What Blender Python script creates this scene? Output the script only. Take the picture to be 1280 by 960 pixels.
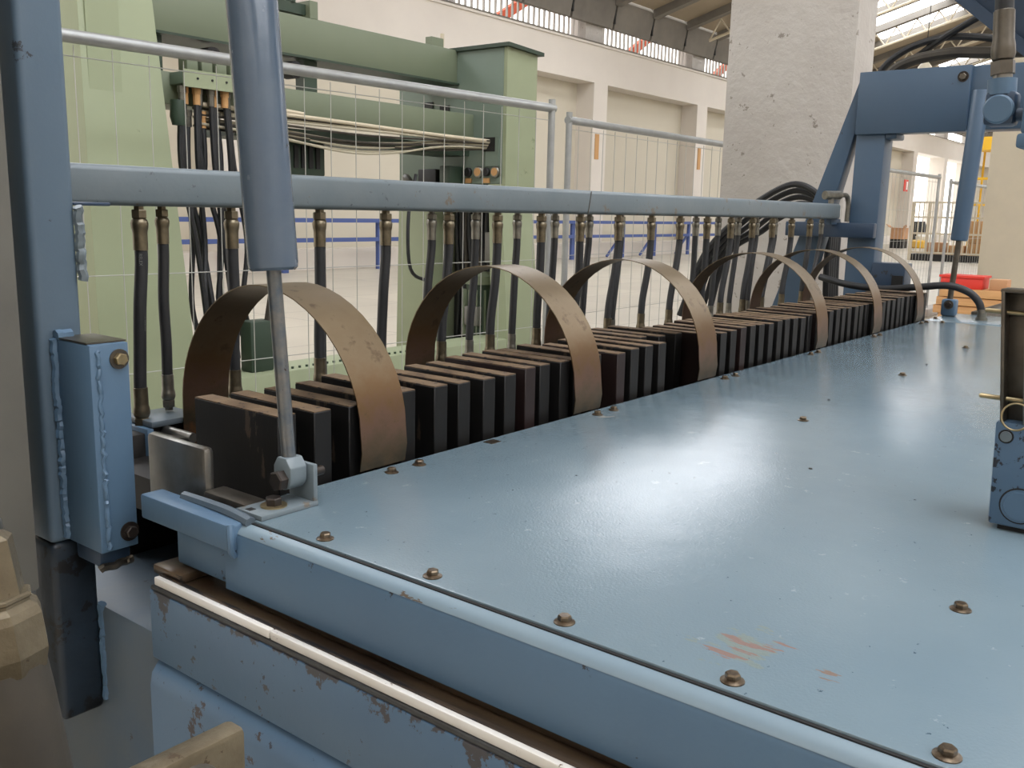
import bpy, bmesh, math, random
from mathutils import Vector, Matrix
random.seed(7)
for o in list(bpy.data.objects): bpy.data.objects.remove(o)
sc = bpy.context.scene
col = sc.collection

# ------------------------------------------------------------------ camera
cd = bpy.data.cameras.new('camera'); cam = bpy.data.objects.new('camera', cd); col.objects.link(cam)
YAW, PIT, ROL, FPX = .66738, .18351, .02233, 1169.5
F = Vector((math.cos(YAW)*math.cos(PIT), math.sin(YAW)*math.cos(PIT), -math.sin(PIT)))
R0 = F.cross(Vector((0, 0, 1))).normalized(); U0 = R0.cross(F)
Rv = math.cos(ROL)*R0 + math.sin(ROL)*U0; Uv = -math.sin(ROL)*R0 + math.cos(ROL)*U0
m = Matrix((Rv, Uv, -F)).transposed().to_4x4(); m.translation = (0, 0, 1.40)
cam.matrix_world = m
cd.sensor_width = 36; cd.lens = FPX*36/1280; cd.clip_start = .02; cd.clip_end = 500
sc.camera = cam

# ------------------------------------------------------------------ world, light, exposure
w = bpy.data.worlds.new('world'); sc.world = w; w.use_nodes = True
bg = w.node_tree.nodes['Background']; bg.inputs[0].default_value = (1, .975, .94, 1); bg.inputs[1].default_value = 3.0
SKYLIGHT = 8.5
vs = sc.view_settings
vs.view_transform = 'Standard'; vs.look = 'None'; vs.gamma = 1; vs.use_curve_mapping = False; vs.exposure = -0.18

# ------------------------------------------------------------------ materials
def lin(c):
    return tuple((v/12.92 if v <= .04045 else ((v+.055)/1.055)**2.4) for v in (x/255 for x in c)) + (1,)
MATS = {}
def mat(name, c, rough=.5, metal=0, c2=None, ns=6, nmix=.5, chips=None, cth=.68, cscale=18, bump=0, bscale=60, stretch=None, spec=.5, rvar=0, chip2=None, edges=(), bdist=.002):
    if name in MATS: return MATS[name]
    m = bpy.data.materials.new(name); m.use_nodes = True; MATS[name] = m
    nt = m.node_tree; N = nt.nodes; L = nt.links; b = N['Principled BSDF']
    b.inputs['Roughness'].default_value = rough; b.inputs['Metallic'].default_value = metal
    b.inputs['Specular IOR Level'].default_value = spec
    tc = N.new('ShaderNodeTexCoord'); vec = tc.outputs['Object']
    if stretch:
        mp = N.new('ShaderNodeMapping'); mp.inputs['Scale'].default_value = stretch; L.new(vec, mp.inputs[0]); vec = mp.outputs[0]
    def noise(s, d=6, r=.6):
        n = N.new('ShaderNodeTexNoise'); n.inputs['Scale'].default_value = s; n.inputs['Detail'].default_value = d; n.inputs['Roughness'].default_value = r
        L.new(vec, n.inputs['Vector']); return n.outputs[0]
    def ramp(x, a, bb):
        r = N.new('ShaderNodeMapRange'); r.inputs[1].default_value = a; r.inputs[2].default_value = bb; L.new(x, r.inputs[0]); return r.outputs[0]
    def mix(f, a, bcol):
        mx = N.new('ShaderNodeMix'); mx.data_type = 'RGBA'; L.new(f, mx.inputs[0])
        if isinstance(a, tuple): mx.inputs[6].default_value = a
        else: L.new(a, mx.inputs[6])
        mx.inputs[7].default_value = bcol; return mx.outputs[2]
    cur = lin(c)
    if c2:
        n = noise(ns); f = ramp(n, .5-nmix/2, .5+nmix/2); cur = mix(f, cur, lin(c2))
    if chips:
        n = noise(cscale, 10, .68)
        for ez, ew, es in edges:      # wear creeping in from an edge at height ez
            sx = N.new('ShaderNodeSeparateXYZ'); L.new(tc.outputs['Object'], sx.inputs[0])
            r = N.new('ShaderNodeMapRange'); r.inputs[1].default_value = ez; r.inputs[2].default_value = ez-ew; r.inputs[3].default_value = es; r.inputs[4].default_value = 0; L.new(sx.outputs[2], r.inputs[0])
            ad = N.new('ShaderNodeMath'); ad.operation = 'ADD'; L.new(n, ad.inputs[0]); L.new(r.outputs[0], ad.inputs[1]); n = ad.outputs[0]
        th = .5+(cth-.5)*.62; f = ramp(n, th, th+.012); cur = mix(f, cur, lin(chips))
    if chip2:
        n = noise(cscale*3.1, 6, .7); f = ramp(n, .655, .67); cur = mix(f, cur, lin(chip2))
    if isinstance(cur, tuple): b.inputs['Base Color'].default_value = cur
    else: L.new(cur, b.inputs['Base Color'])
    if rvar:
        n = noise(ns*1.7); r = N.new('ShaderNodeMapRange'); r.inputs[1].default_value = .3; r.inputs[2].default_value = .7
        r.inputs[3].default_value = max(.05, rough-rvar); r.inputs[4].default_value = rough+rvar; L.new(n, r.inputs[0]); L.new(r.outputs[0], b.inputs['Roughness'])
    if bump:
        n = noise(bscale, 4); bp = N.new('ShaderNodeBump'); bp.inputs['Strength'].default_value = bump; bp.inputs['Distance'].default_value = bdist
        L.new(n, bp.inputs['Height']); L.new(bp.outputs[0], b.inputs['Normal'])
    return m
def emit(name, c, s):
    m = bpy.data.materials.new(name); m.use_nodes = True; MATS[name] = m; b = m.node_tree.nodes['Principled BSDF']
    b.inputs['Base Color'].default_value = lin(c); b.inputs['Emission Color'].default_value = lin(c); b.inputs['Emission Strength'].default_value = s
    return m
M_blue = mat('blue_paint', (76, 101, 125), .42, c2=(82, 108, 131), ns=5, chips=(46, 50, 58), cth=.76, cscale=14, bump=.12, bscale=90, rvar=.08)
M_bluegrey = mat('dulled_blue_paint', (82, 100, 116), .42, c2=(90, 107, 121), ns=5, chips=(52, 56, 60), cth=.77, cscale=14, bump=.15, bscale=70)
M_bluepeel = mat('blue_paint_peeling', (74, 100, 126), .42, c2=(82, 108, 132), ns=5, chips=(62, 60, 62), cth=.70, cscale=16, bump=.12, bscale=60, chip2=(44, 48, 58), edges=((.816, .030, .13),))
M_bluepeel2 = mat('blue_paint_flaking', (74, 100, 126), .42, c2=(84, 108, 130), ns=5, chips=(60, 54, 54), cth=.675, cscale=15, bump=.12, bscale=60, chip2=(44, 48, 58))
M_bluedirt = mat('blue_paint_greasy', (70, 88, 104), .45, c2=(88, 95, 98), ns=5, nmix=.4, chips=(60, 62, 62), cth=.74, cscale=12, bump=.15)
M_bluedark = mat('blue_paint_dark', (48, 66, 88), .4, c2=(40, 58, 78), ns=4, chips=(40, 44, 50), cth=.73, cscale=12, bump=.1)
M_portal = mat('portal_blue_paint', (66, 87, 108), .4, c2=(60, 81, 102), ns=3, chips=(48, 52, 60), cth=.76, cscale=10, bump=.08)
M_beam = mat('grey_blue_paint', (96, 108, 114), .38, c2=(108, 117, 121), ns=9, chips=(104, 96, 86), cth=.685, cscale=12, bump=.15, chip2=(76, 82, 86))
M_cyl = mat('strut_blue_grey', (70, 84, 100), .22, c2=(82, 94, 107), ns=14, chips=(60, 66, 74), cth=.78, cscale=16, bump=.12, bscale=110, rvar=.06, spec=.6)
M_steel = mat('bare_steel', (150, 148, 142), .34, .9, c2=(110, 106, 100), ns=14, bump=.1)
M_steelold = mat('dull_steel', (112, 106, 97), .4, .85, c2=(78, 73, 66), ns=18, bump=.15)
M_zinc = mat('yellow_zinc', (176, 158, 120), .34, .85, c2=(130, 118, 92), ns=30, bump=.08)
M_brass = mat('aged_fitting', (126, 116, 96), .36, .85, c2=(92, 84, 70), ns=40)
M_fitgrey = mat('grey_ferrule', (140, 138, 128), .36, .8, c2=(104, 100, 92), ns=40)
M_rubber = mat('black_rubber', (26, 27, 29), .55, c2=(34, 35, 37), ns=30, bump=.05)
M_darkbolt = mat('black_bolt', (46, 42, 40), .4, .6, c2=(64, 56, 50), ns=40)
M_bluelow = mat('blue_paint_darker', (34, 46, 58), .42, c2=(24, 32, 40), ns=9, chips=(14, 14, 15), cth=.58, cscale=12, bump=.3)
M_rod = mat('painted_rod', (128, 126, 122), .3, .75, c2=(92, 102, 112), ns=26, nmix=.3, chips=(70, 62, 56), cth=.7, cscale=40)
M_boltbrown = mat('rusty_bolt', (124, 110, 92), .34, .85, c2=(62, 50, 40), ns=60, nmix=.3)
M_block = mat('blackened_steel', (12, 12, 12), .5, .0, spec=.32, c2=(21, 19, 18), ns=8, chips=(62, 52, 44), cth=.7, cscale=20, stretch=(1, 1, .25), bump=.15)
M_blockred = mat('blackened_red_steel', (28, 17, 17), .5, .0, spec=.35, c2=(36, 22, 20), ns=8, bump=.15)
M_blocktop = mat('rusted_block_top', (118, 97, 72), .7, .1, c2=(78, 60, 45), ns=16, nmix=.35, chips=(48, 38, 32), cth=.64, cscale=30, bump=.5, bscale=120)
M_white = mat('white_plastic', (226, 224, 220), .4, c2=(214, 208, 198), ns=7, chips=(96, 76, 56), cth=.72, cscale=26)
M_grease = mat('brown_grease', (84, 68, 50), .28, c2=(40, 30, 22), ns=14, nmix=.25, chips=(24, 18, 14), cth=.62, cscale=16, stretch=(1, .12, 1), bump=.3, spec=.6)
M_greypost = mat('grey_dirty_paint', (108, 106, 98), .5, c2=(92, 90, 84), ns=4, bump=.1)
M_pale = mat('dirty_cast_metal', (116, 106, 86), .4, .5, c2=(82, 72, 56), ns=20, nmix=.45, chips=(76, 62, 46), cth=.68, cscale=60, bump=.3, bscale=160)
M_hosedirt = mat('dusty_hose', (64, 58, 48), .6, c2=(46, 42, 36), ns=10, nmix=.4, bump=.2)
M_green = mat('pale_green_paint', (146, 154, 124), .5, c2=(140, 148, 119), ns=2.5, chips=(120, 130, 100), cth=.78, cscale=4, bump=.05)
M_greenbeam = mat('sage_green_paint', (112, 120, 98), .5, c2=(105, 114, 92), ns=2.5)
M_greendark = mat('deep_green_paint', (50, 66, 52), .5, c2=(44, 58, 46), ns=3)
M_greenteal = mat('grey_green_paint', (110, 124, 112), .5, c2=(103, 117, 105), ns=2.5)
M_galv = mat('galvanised_tube', (168, 170, 168), .4, .5, c2=(148, 150, 150), ns=10)
M_wire = mat('galvanised_wire', (172, 172, 166), .45, .4)
M_wall = mat('cream_render', (214, 206, 195), .85, c2=(204, 196, 186), ns=.5, bump=.1, bscale=8)
M_infill = mat('beige_infill', (200, 192, 174), .85, c2=(192, 184, 166), ns=.5)
M_conc = mat('painted_concrete', (172, 166, 159), .85, c2=(184, 179, 173), ns=1.3, nmix=.35, chips=(134, 127, 118), cth=.70, cscale=6, bump=1.0, bscale=7, bdist=.012, chip2=(140, 134, 126))
M_concyel = mat('bare_concrete', (196, 187, 166), .85, c2=(184, 176, 158), ns=2, bump=.5, bscale=14)
M_roofc = mat('roof_concrete', (128, 122, 112), .9, c2=(104, 99, 92), ns=1.2, nmix=.5)
M_roofd = mat('roof_sheet', (158, 144, 122), .9, c2=(140, 127, 108), ns=.8)
M_truss = mat('truss_paint', (196, 184, 160), .7)
M_railblue = mat('guard_rail_blue', (66, 84, 138), .6)
M_orange = mat('orange_card', (190, 146, 96), .8)
M_red = mat('red_plastic', (206, 52, 40), .5)
M_redsteel = mat('red_oxide_steel', (206, 92, 62), .7)
M_signwhite = mat('white_print', (236, 236, 230), .6)
M_wood = mat('pine_wood', (206, 160, 108), .7, c2=(184, 138, 90), ns=4, stretch=(1, .2, 6))
M_card = mat('cardboard', (190, 146, 108), .8, c2=(176, 132, 96), ns=4)
M_yellow = mat('crane_yellow', (226, 176, 40), .6)
M_black = mat('matt_black', (20, 20, 20), .6)
M_bed = mat('oily_black_steel', (30, 28, 27), .5, .2, c2=(40, 36, 33), ns=9)
M_cable = mat('grey_cable', (168, 160, 138), .6)
M_print = mat('grey_print', (112, 112, 108), .7)
M_worn = mat('worn_paint_edge', (126, 142, 150), .35, c2=(112, 132, 146), ns=10, chips=(92, 80, 68), cth=.72, cscale=40, stretch=(1, .3, 1))
M_edge = mat('bare_edge_steel', (74, 76, 78), .42, .4, c2=(56, 54, 52), ns=20)
M_clamp = mat('chipped_clamp_blue', (74, 100, 126), .42, c2=(84, 108, 130), ns=9, chips=(34, 38, 46), cth=.62, cscale=34, bump=.2)
M_sky = emit('skylight_or_added_pane', (246, 249, 255), SKYLIGHT)
M_lamp = mat('lamp_shade', (224, 216, 196), .5)

def deck_material():
    m = bpy.data.materials.new('deck_blue_gloss'); m.use_nodes = True; nt = m.node_tree; N = nt.nodes; L = nt.links; b = N['Principled BSDF']
    tc = N.new('ShaderNodeTexCoord'); P = tc.outputs['Object']
    def noise(s, d=6, r=.6, v=P):
        n = N.new('ShaderNodeTexNoise'); n.inputs['Scale'].default_value = s; n.inputs['Detail'].default_value = d; n.inputs['Roughness'].default_value = r; L.new(v, n.inputs['Vector']); return n.outputs[0]
    def rng(x, a, bb, c=0, d=1):
        r = N.new('ShaderNodeMapRange'); r.inputs[1].default_value = a; r.inputs[2].default_value = bb; r.inputs[3].default_value = c; r.inputs[4].default_value = d; L.new(x, r.inputs[0]); return r.outputs[0]
    def math_(op, a, bb):
        n = N.new('ShaderNodeMath'); n.operation = op
        for i, v in enumerate((a, bb)):
            if isinstance(v, (int, float)): n.inputs[i].default_value = v
            else: L.new(v, n.inputs[i])
        return n.outputs[0]
    def mix(f, a, bcol):
        mx = N.new('ShaderNodeMix'); mx.data_type = 'RGBA'; L.new(f, mx.inputs[0])
        if isinstance(a, tuple): mx.inputs[6].default_value = a
        else: L.new(a, mx.inputs[6])
        mx.inputs[7].default_value = bcol; return mx.outputs[2]
    cur = mix(rng(noise(2.2), .35, .65), lin((104, 122, 132)), lin((112, 129, 138)))
    cur = mix(rng(noise(30, 8, .7), .64, .68), cur, lin((128, 142, 148)))
    cur = mix(rng(noise(70, 4, .7), .70, .72), cur, lin((60, 80, 92)))
    # worn patch of scraped paint with reddish primer, streaked along one direction
    def patch(cx, cy, r, s, th, colr, cur):
        d = N.new('ShaderNodeVectorMath'); d.operation = 'DISTANCE'; L.new(P, d.inputs[0]); d.inputs[1].default_value = (cx-2.8, cy-.3, .12)
        mp = N.new('ShaderNodeMapping'); mp.inputs['Scale'].default_value = s; L.new(P, mp.inputs[0])
        f = math_('SUBTRACT', noise(1, 5, .6, mp.outputs[0]), rng(d.outputs['Value'], 0, r, 0, .35))
        return mix(rng(f, th, th+.02), cur, colr)
    cur = patch(.883, .372, .10, (50, 20, 1), .41, lin((114, 126, 124)), cur)
    cur = patch(.878, .382, .085, (80, 14, 1), .43, lin((126, 106, 100)), cur)
    cur = patch(.882, .285, .05, (100, 16, 1), .455, lin((120, 104, 94)), cur)
    cur = patch(1.75, 1.10, .12, (40, 90, 1), .50, lin((150, 150, 146)), cur)
    L.new(cur, b.inputs['Base Color'])
    L.new(rng(noise(3.0, 8, .65), .3, .7, .13, .23), b.inputs['Roughness'])
    b.inputs['Specular IOR Level'].default_value = .85
    bp = N.new('ShaderNodeBump'); bp.inputs['Strength'].default_value = .2; bp.inputs['Distance'].default_value = .002; L.new(noise(260, 2), bp.inputs['Height'])
    bp2 = N.new('ShaderNodeBump'); bp2.inputs['Strength'].default_value = .12; bp2.inputs['Distance'].default_value = .02; L.new(noise(3.2, 3), bp2.inputs['Height']); L.new(bp.outputs[0], bp2.inputs['Normal']); L.new(bp2.outputs[0], b.inputs['Normal'])
    return m
M_deck = deck_material()

def band_material():
    # spring steel strip: brownish scale on the upper arc, straw to violet temper colours and rust toward its feet
    m = bpy.data.materials.new('tempered_spring_steel'); m.use_nodes = True; nt = m.node_tree; N = nt.nodes; L = nt.links; b = N['Principled BSDF']
    tc = N.new('ShaderNodeTexCoord'); P = tc.outputs['Object']
    n = N.new('ShaderNodeTexNoise'); n.inputs['Scale'].default_value = 22; n.inputs['Detail'].default_value = 8; n.inputs['Roughness'].default_value = .65; L.new(P, n.inputs['Vector'])
    sx = N.new('ShaderNodeSeparateXYZ'); L.new(P, sx.inputs[0])
    ad = N.new('ShaderNodeMath'); ad.operation = 'MULTIPLY_ADD'; L.new(n.outputs[0], ad.inputs[0]); ad.inputs[1].default_value = .17; L.new(sx.outputs[2], ad.inputs[2])
    cr = N.new('ShaderNodeValToRGB'); mr = N.new('ShaderNodeMapRange'); mr.inputs[1].default_value = .10; mr.inputs[2].default_value = .42; L.new(ad.outputs[0], mr.inputs[0]); L.new(mr.outputs[0], cr.inputs[0])
    e = cr.color_ramp.elements; e[0].position = 0; e[0].color = lin((108, 72, 44)); e[1].position = 1; e[1].color = lin((120, 105, 82))
    for p, c in ((.10, (70, 62, 48)), (.22, (88, 74, 56)), (.36, (106, 82, 68)), (.5, (104, 81, 55)), (.7, (110, 93, 70))):
        k = e.new(p); k.color = lin(c)
    r2 = N.new('ShaderNodeMapRange'); r2.inputs[1].default_value = .58; r2.inputs[2].default_value = .66; L.new(n.outputs[0], r2.inputs[0])
    mx = N.new('ShaderNodeMix'); mx.data_type = 'RGBA'; L.new(r2.outputs[0], mx.inputs[0]); L.new(cr.outputs[0], mx.inputs[6]); mx.inputs[7].default_value = lin((90, 74, 54)); L.new(mx.outputs[2], b.inputs['Base Color'])
    b.inputs['Metallic'].default_value = .7; b.inputs['Roughness'].default_value = .4
    return m
M_band = band_material()

def floor_material():
    m = bpy.data.materials.new('concrete_floor'); m.use_nodes = True; nt = m.node_tree; N = nt.nodes; L = nt.links; b = N['Principled BSDF']
    tc = N.new('ShaderNodeTexCoord'); P = tc.outputs['Object']
    n = N.new('ShaderNodeTexNoise'); n.inputs['Scale'].default_value = .5; n.inputs['Detail'].default_value = 8; L.new(P, n.inputs['Vector'])
    br = N.new('ShaderNodeTexBrick'); br.inputs['Scale'].default_value = 1; br.offset = 0; br.inputs['Brick Width'].default_value = 2.5; br.inputs['Row Height'].default_value = 1.25; br.inputs['Mortar Size'].default_value = .012
    br.inputs['Color1'].default_value = lin((206, 198, 182)); br.inputs['Color2'].default_value = lin((200, 192, 177)); br.inputs['Mortar'].default_value = lin((166, 160, 150)); L.new(P, br.inputs['Vector'])
    mx = N.new('ShaderNodeMix'); mx.data_type = 'RGBA'; mx.blend_type = 'MULTIPLY'; mx.inputs[0].default_value = .35; L.new(br.outputs[0], mx.inputs[6]); L.new(n.outputs[0], mx.inputs[7]); L.new(mx.outputs[2], b.inputs['Base Color'])
    b.inputs['Roughness'].default_value = .38
    return m
M_floor = floor_material()

# ------------------------------------------------------------------ mesh helpers
ORG = {}
def org(p): return ORG.get(p.name, Vector((0, 0, 0))) if p else Vector((0, 0, 0))
class MB:
    def __init__(s): s.v = []; s.f = []; s.mi = []
    def add(s, vs_, fs, mi=0):
        k = len(s.v); s.v += [Vector(p) for p in vs_]; s.f += [tuple(i+k for i in f) for f in fs]; s.mi += [mi]*len(fs); return s
    def box(s, x0, x1, y0, y1, z0, z1, mi=0):
        return s.add([(x, y, z) for x in (x0, x1) for y in (y0, y1) for z in (z0, z1)],
            [(0, 1, 3, 2), (4, 6, 7, 5), (0, 4, 5, 1), (2, 3, 7, 6), (0, 2, 6, 4), (1, 5, 7, 3)], mi)
    def hexa(s, lo, hi, mi=0):     # lo, hi: four corners each, same winding
        return s.add(list(lo)+list(hi), [(3, 2, 1, 0), (4, 5, 6, 7)]+[(i, (i+1) % 4, 4+(i+1) % 4, 4+i) for i in range(4)], mi)
    def lathe(s, a, b, prof, n=16, mi=0, phase=0):   # prof: (t along a->b in metres, radius)
        a = Vector(a); d = (Vector(b)-a).normalized(); u = d.orthogonal().normalized()
        if abs(d.z) > .7: u = (Vector((1, 0, 0))-d*d.x).normalized()
        v = d.cross(u); vs_ = []; fs = []
        for t, r in prof:
            for i in range(n):
                an = 2*math.pi*i/n+phase; vs_.append(a+d*t+(u*math.cos(an)+v*math.sin(an))*r)
        k = len(prof)
        for j in range(k-1):
            for i in range(n): fs.append((j*n+i, j*n+(i+1) % n, (j+1)*n+(i+1) % n, (j+1)*n+i))
        fs.append(tuple(range(n-1, -1, -1))); fs.append(tuple((k-1)*n+i for i in range(n)))
        return s.add(vs_, fs, mi)
    def cyl(s, a, b, r, n=16, mi=0): 
        l = (Vector(b)-Vector(a)).length; return s.lathe(a, b, [(0, r), (l, r)], n, mi)
    def bar(s, a, b, w_, h, up=(0, 0, 1), mi=0):
        a = Vector(a); b = Vector(b); d = (b-a).normalized(); u = d.cross(Vector(up)).normalized(); v = u.cross(d)
        q = lambda c: [c+u*(x*w_/2)+v*(y*h/2) for x, y in ((-1, -1), (1, -1), (1, 1), (-1, 1))]
        return s.hexa(q(a), q(b), mi)
    def tube(s, pts, r, n=8, sub=6, mi=0):
        P = [Vector(p) for p in pts]
        if sub > 1 and len(P) > 2:
            Q = []; E_ = [P[0]*2-P[1]]+P+[P[-1]*2-P[-2]]
            for i in range(1, len(E_)-2):
                p0, p1, p2, p3 = E_[i-1:i+3]
                for k in range(sub):
                    t = k/sub; Q.append(.5*((2*p1)+(p2-p0)*t+(2*p0-5*p1+4*p2-p3)*t*t+(3*p1-p0-3*p2+p3)*t**3))
            Q.append(P[-1]); P = Q
        u = None; vs_ = []; fs = []
        for i, p in enumerate(P):
            d = (P[min(i+1, len(P)-1)]-P[max(i-1, 0)]).normalized()
            u = d.orthogonal().normalized() if u is None else (u-d*u.dot(d)).normalized()
            v = d.cross(u)
            for k in range(n):
                an = 2*math.pi*k/n; vs_.append(p+(u*math.cos(an)+v*math.sin(an))*r)
        for j in range(len(P)-1):
            for i in range(n): fs.append((j*n+i, j*n+(i+1) % n, (j+1)*n+(i+1) % n, (j+1)*n+i))
        fs.append(tuple(range(n-1, -1, -1))); fs.append(tuple((len(P)-1)*n+i for i in range(n)))
        return s.add(vs_, fs, mi)
    def prism(s, poly, axis, a, b, mi=0):   # poly in the other two axes
        def p(q, t): 
            return {'x': (t, q[0], q[1]), 'y': (q[0], t, q[1]), 'z': (q[0], q[1], t)}[axis]
        n = len(poly)
        return s.add([p(q, a) for q in poly]+[p(q, b) for q in poly], [tuple(range(n-1, -1, -1)), tuple(range(n, 2*n))]+[(i, (i+1) % n, n+(i+1) % n, n+i) for i in range(n)], mi)
    def build(s, name, mt, parent=None, bevel=0, smooth=False, seg=2):
        me = bpy.data.meshes.new(name); o_ = org(parent)
        me.from_pydata([tuple(p-o_) for p in s.v], [], s.f)
        for x in (mt if isinstance(mt, (list, tuple)) else [mt]): me.materials.append(x)
        me.polygons.foreach_set('material_index', s.mi)
        bm = bmesh.new(); bm.from_mesh(me); bmesh.ops.recalc_face_normals(bm, faces=bm.faces)
        if bevel:
            es = [e for e in bm.edges if len(e.link_faces) == 2 and e.calc_face_angle(0) > .6]
            bmesh.ops.bevel(bm, geom=es, offset=bevel, segments=seg, affect='EDGES', profile=.5, clamp_overlap=True)
        for f in bm.faces: f.smooth = smooth or bool(bevel)
        if smooth or bevel:
            for e in bm.edges:
                if len(e.link_faces) == 2 and e.calc_face_angle(0) > .62: e.smooth = False
        bm.to_mesh(me); bm.free()
        o = bpy.data.objects.new(name, me); col.objects.link(o)
        if parent: o.parent = parent
        ORG[o.name] = o_.copy()
        return o
def tag(o, label, cat, group=None, kind=None):
    if label: o['label'] = label
    if cat: o['category'] = cat
    if group: o['group'] = group
    if kind: o['kind'] = kind
    return o
def thing(name, loc, label, cat, group=None, kind=None):
    o = bpy.data.objects.new(name, None); col.objects.link(o); o.location = loc; ORG[o.name] = Vector(loc); o.empty_display_size = .05
    return tag(o, label, cat, group, kind)
def inst(src, name, parent, loc, rot=None):    # a copy of a part sharing its mesh; loc in world space
    o = bpy.data.objects.new(name, src if isinstance(src, bpy.types.Mesh) else src.data); col.objects.link(o); o.parent = parent
    o.location = Vector(loc)-org(parent); ORG[o.name] = Vector(loc)
    if rot: o.rotation_euler = rot
    return o
def mesh_only(mb, name, mt, **k):
    o = mb.build(name, mt, None, **k); me = o.data; bpy.data.objects.remove(o); return me
def bx(name, mt, parent, x0, x1, y0, y1, z0, z1, bevel=0, seg=2): return MB().box(x0, x1, y0, y1, z0, z1).build(name, mt, parent, bevel=bevel, seg=seg)

# ================================================================== THE HALL
WY = 16.4
f = bx('floor', M_floor, None, -12, 100, -14, 17.2, -.2, 0); tag(f, 'pale beige concrete hall floor with slab joints', 'floor', kind='structure')
wall = thing('wall_back', (25, WY, 0), 'cream rendered hall wall with deep bays and clerestory windows', 'wall', kind='structure')
bx('header_beam', M_wall, wall, -6, 97, WY, WY+.9, 5.24, 6.30)
bx('ledge', M_wall, wall, -6, 97, WY-.05, WY+.9, 6.30, 6.36)
bx('dark_flashing', M_roofc, wall, -6, 97, WY-.06, WY-.0, 6.36, 6.40)
bx('plinth', M_wall, wall, -6, 97, WY+.05, WY+.7, 0, .45)
PX = [24.87+6.65*k for k in range(-4, 11)]
pm = mesh_only(MB().box(-.38, .38, WY, WY+.9, 0, 5.24), 'pillar', M_wall)
im = mesh_only(MB().box(0, 5.89, WY+.63, WY+.75, 0, 5.24), 'infill_panel', M_infill)
for k, x in enumerate(PX):
    inst(pm, 'pillar', wall, (x, 0, 0))
    if k not in (9, 10, 12): inst(im, 'infill_panel', wall, (x+.38, 0, 0))
# clerestory with piers and upright bars
bm_ = mesh_only(MB().box(-.02, .02, WY+.25, WY+.31, 6.36, 7.7), 'window_bar', M_conc)
pr_ = mesh_only(MB().box(-.45, .45, WY+.05, WY+.6, 6.36, 7.8), 'window_pier', M_conc)
for k, x in enumerate(PX):
    win = thing('window_%d' % (k+1), (x+3.3, WY+.28, 6.36), 'barred clerestory window above the bay', 'window', kind='structure')
    inst(pr_, 'window_pier', win, (x-.4, 0, 0))
    bx('window_sill', M_roofc, win, x+.05, x+6.2, WY+.2, WY+.4, 6.36, 6.39)
    if 2 <= k <= 6:
        for j in range(25): inst(bm_, 'window_bar', win, (x+.2+j*.24, 0, 0))
# gutter panels leaning in above the windows, their ribs and the roof
roof = thing('ceiling', (25, 5, 9), 'brown ribbed roof with bright skylight strips, some unseen and added for light', 'ceiling', kind='structure')
RS = 2.22
for j in range(-8, 32):
    x = 29.62+RS*j
    MB().prism([(WY-.15, 6.86), (WY-.3, 7.66), (WY-.05, 7.9), (WY+.6, 7.9), (WY+.6, 7.5), (WY, 6.86)], 'x', x+.05, x+RS-.05).build('gutter_panel', M_roofc, roof)
    MB().box(x-.04, x+.04, WY-.22, WY, 7.0, 7.62).build('panel_bracket', M_black, roof)
def zr(y): return 7.75+.28*(16.1-y) if y > 2 else 7.75+.28*14.1+.28*(y-2)
for j in range(-8, 32):
    x = 29.62+RS*j; b_ = MB()
    ys = [16.1, 9, 2, -5, -12]
    for a, c in zip(ys, ys[1:]): b_.hexa([(x-.14, a, zr(a)-.25), (x+.14, a, zr(a)-.25), (x+.14, a, zr(a)), (x-.14, a, zr(a))], [(x-.14, c, zr(c)-.25), (x+.14, c, zr(c)-.25), (x+.14, c, zr(c)), (x-.14, c, zr(c))])
    b_.build('roof_rib', M_roofc, roof)
def roof_slab(x0, x1, y0, y1, mt, name, dz=0):
    return MB().hexa([(x0, y0, zr(y0)+dz), (x1, y0, zr(y0)+dz), (x1, y0, zr(y0)+.12+dz), (x0, y0, zr(y0)+.12+dz)], [(x0, y1, zr(y1)+dz), (x1, y1, zr(y1)+dz), (x1, y1, zr(y1)+.12+dz), (x0, y1, zr(y1)+.12+dz)]).build(name, mt, roof)
STRIPS = [(10.2, 13.2), (-1.2, 1.2), (-6.2, -3.2), (-10.5, -8)]  # first strip is seen; the others are added out of view for overhead light
edges = [16.1]
for a, b_ in sorted(STRIPS, reverse=True): edges += [b_, a]
edges += [-12]
for i in range(0, len(edges), 2):
    hi, lo = edges[i], edges[i+1]
    seg = [hi]+([2.0] if lo < 2 < hi else [])+[lo]
    for a, c in zip(seg, seg[1:]): roof_slab(-10, 95, c, a, M_roofd, 'roof_sheet')
for a, c in STRIPS:
    x = -20.5
    while x < 95:
        x1 = min(x+11.0, 95)
        if x1 > -10: roof_slab(max(x, -10), x1, a, c, M_sky, 'skylight_or_added_pane', .02)
        if x1 < 95: roof_slab(max(x1, -10), min(x1+6.0, 95), a, c, M_roofd, 'roof_sheet')
        x = x1+6.0
for j in range(0, 14):     # slender purlins and truss chords across the far roof
    x = 30+j*4.4
    b_ = MB()
    for yy, y2 in ((15.5, 2), (2, -11)):
        b_.cyl((x, yy, zr(yy)-.75), (x, y2, zr(y2)-.75), .05, 6)
    for k in range(18):
        y = 15.5-k*.75*1.0; b_.cyl((x, y, zr(y)-.75), (x, y-.38, zr(y-.38)-.2), .03, 5); b_.cyl((x, y-.38, zr(y-.38)-.2), (x, y-.75, zr(y-.75)-.75), .03, 5)
    b_.build('roof_truss', M_truss, roof)
we = MB().box(97, 97.4, -14, 17.2, 0, 9).build('wall_end', M_wall); tag(we, 'far cream end wall of the hall', 'wall', kind='structure')
wf = MB().box(-12.4, -12, -14, 17.2, 0, 9).build('wall_front', M_wall); tag(wf, 'cream hall wall closing the near end of the hall', 'wall', kind='structure')
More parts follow.
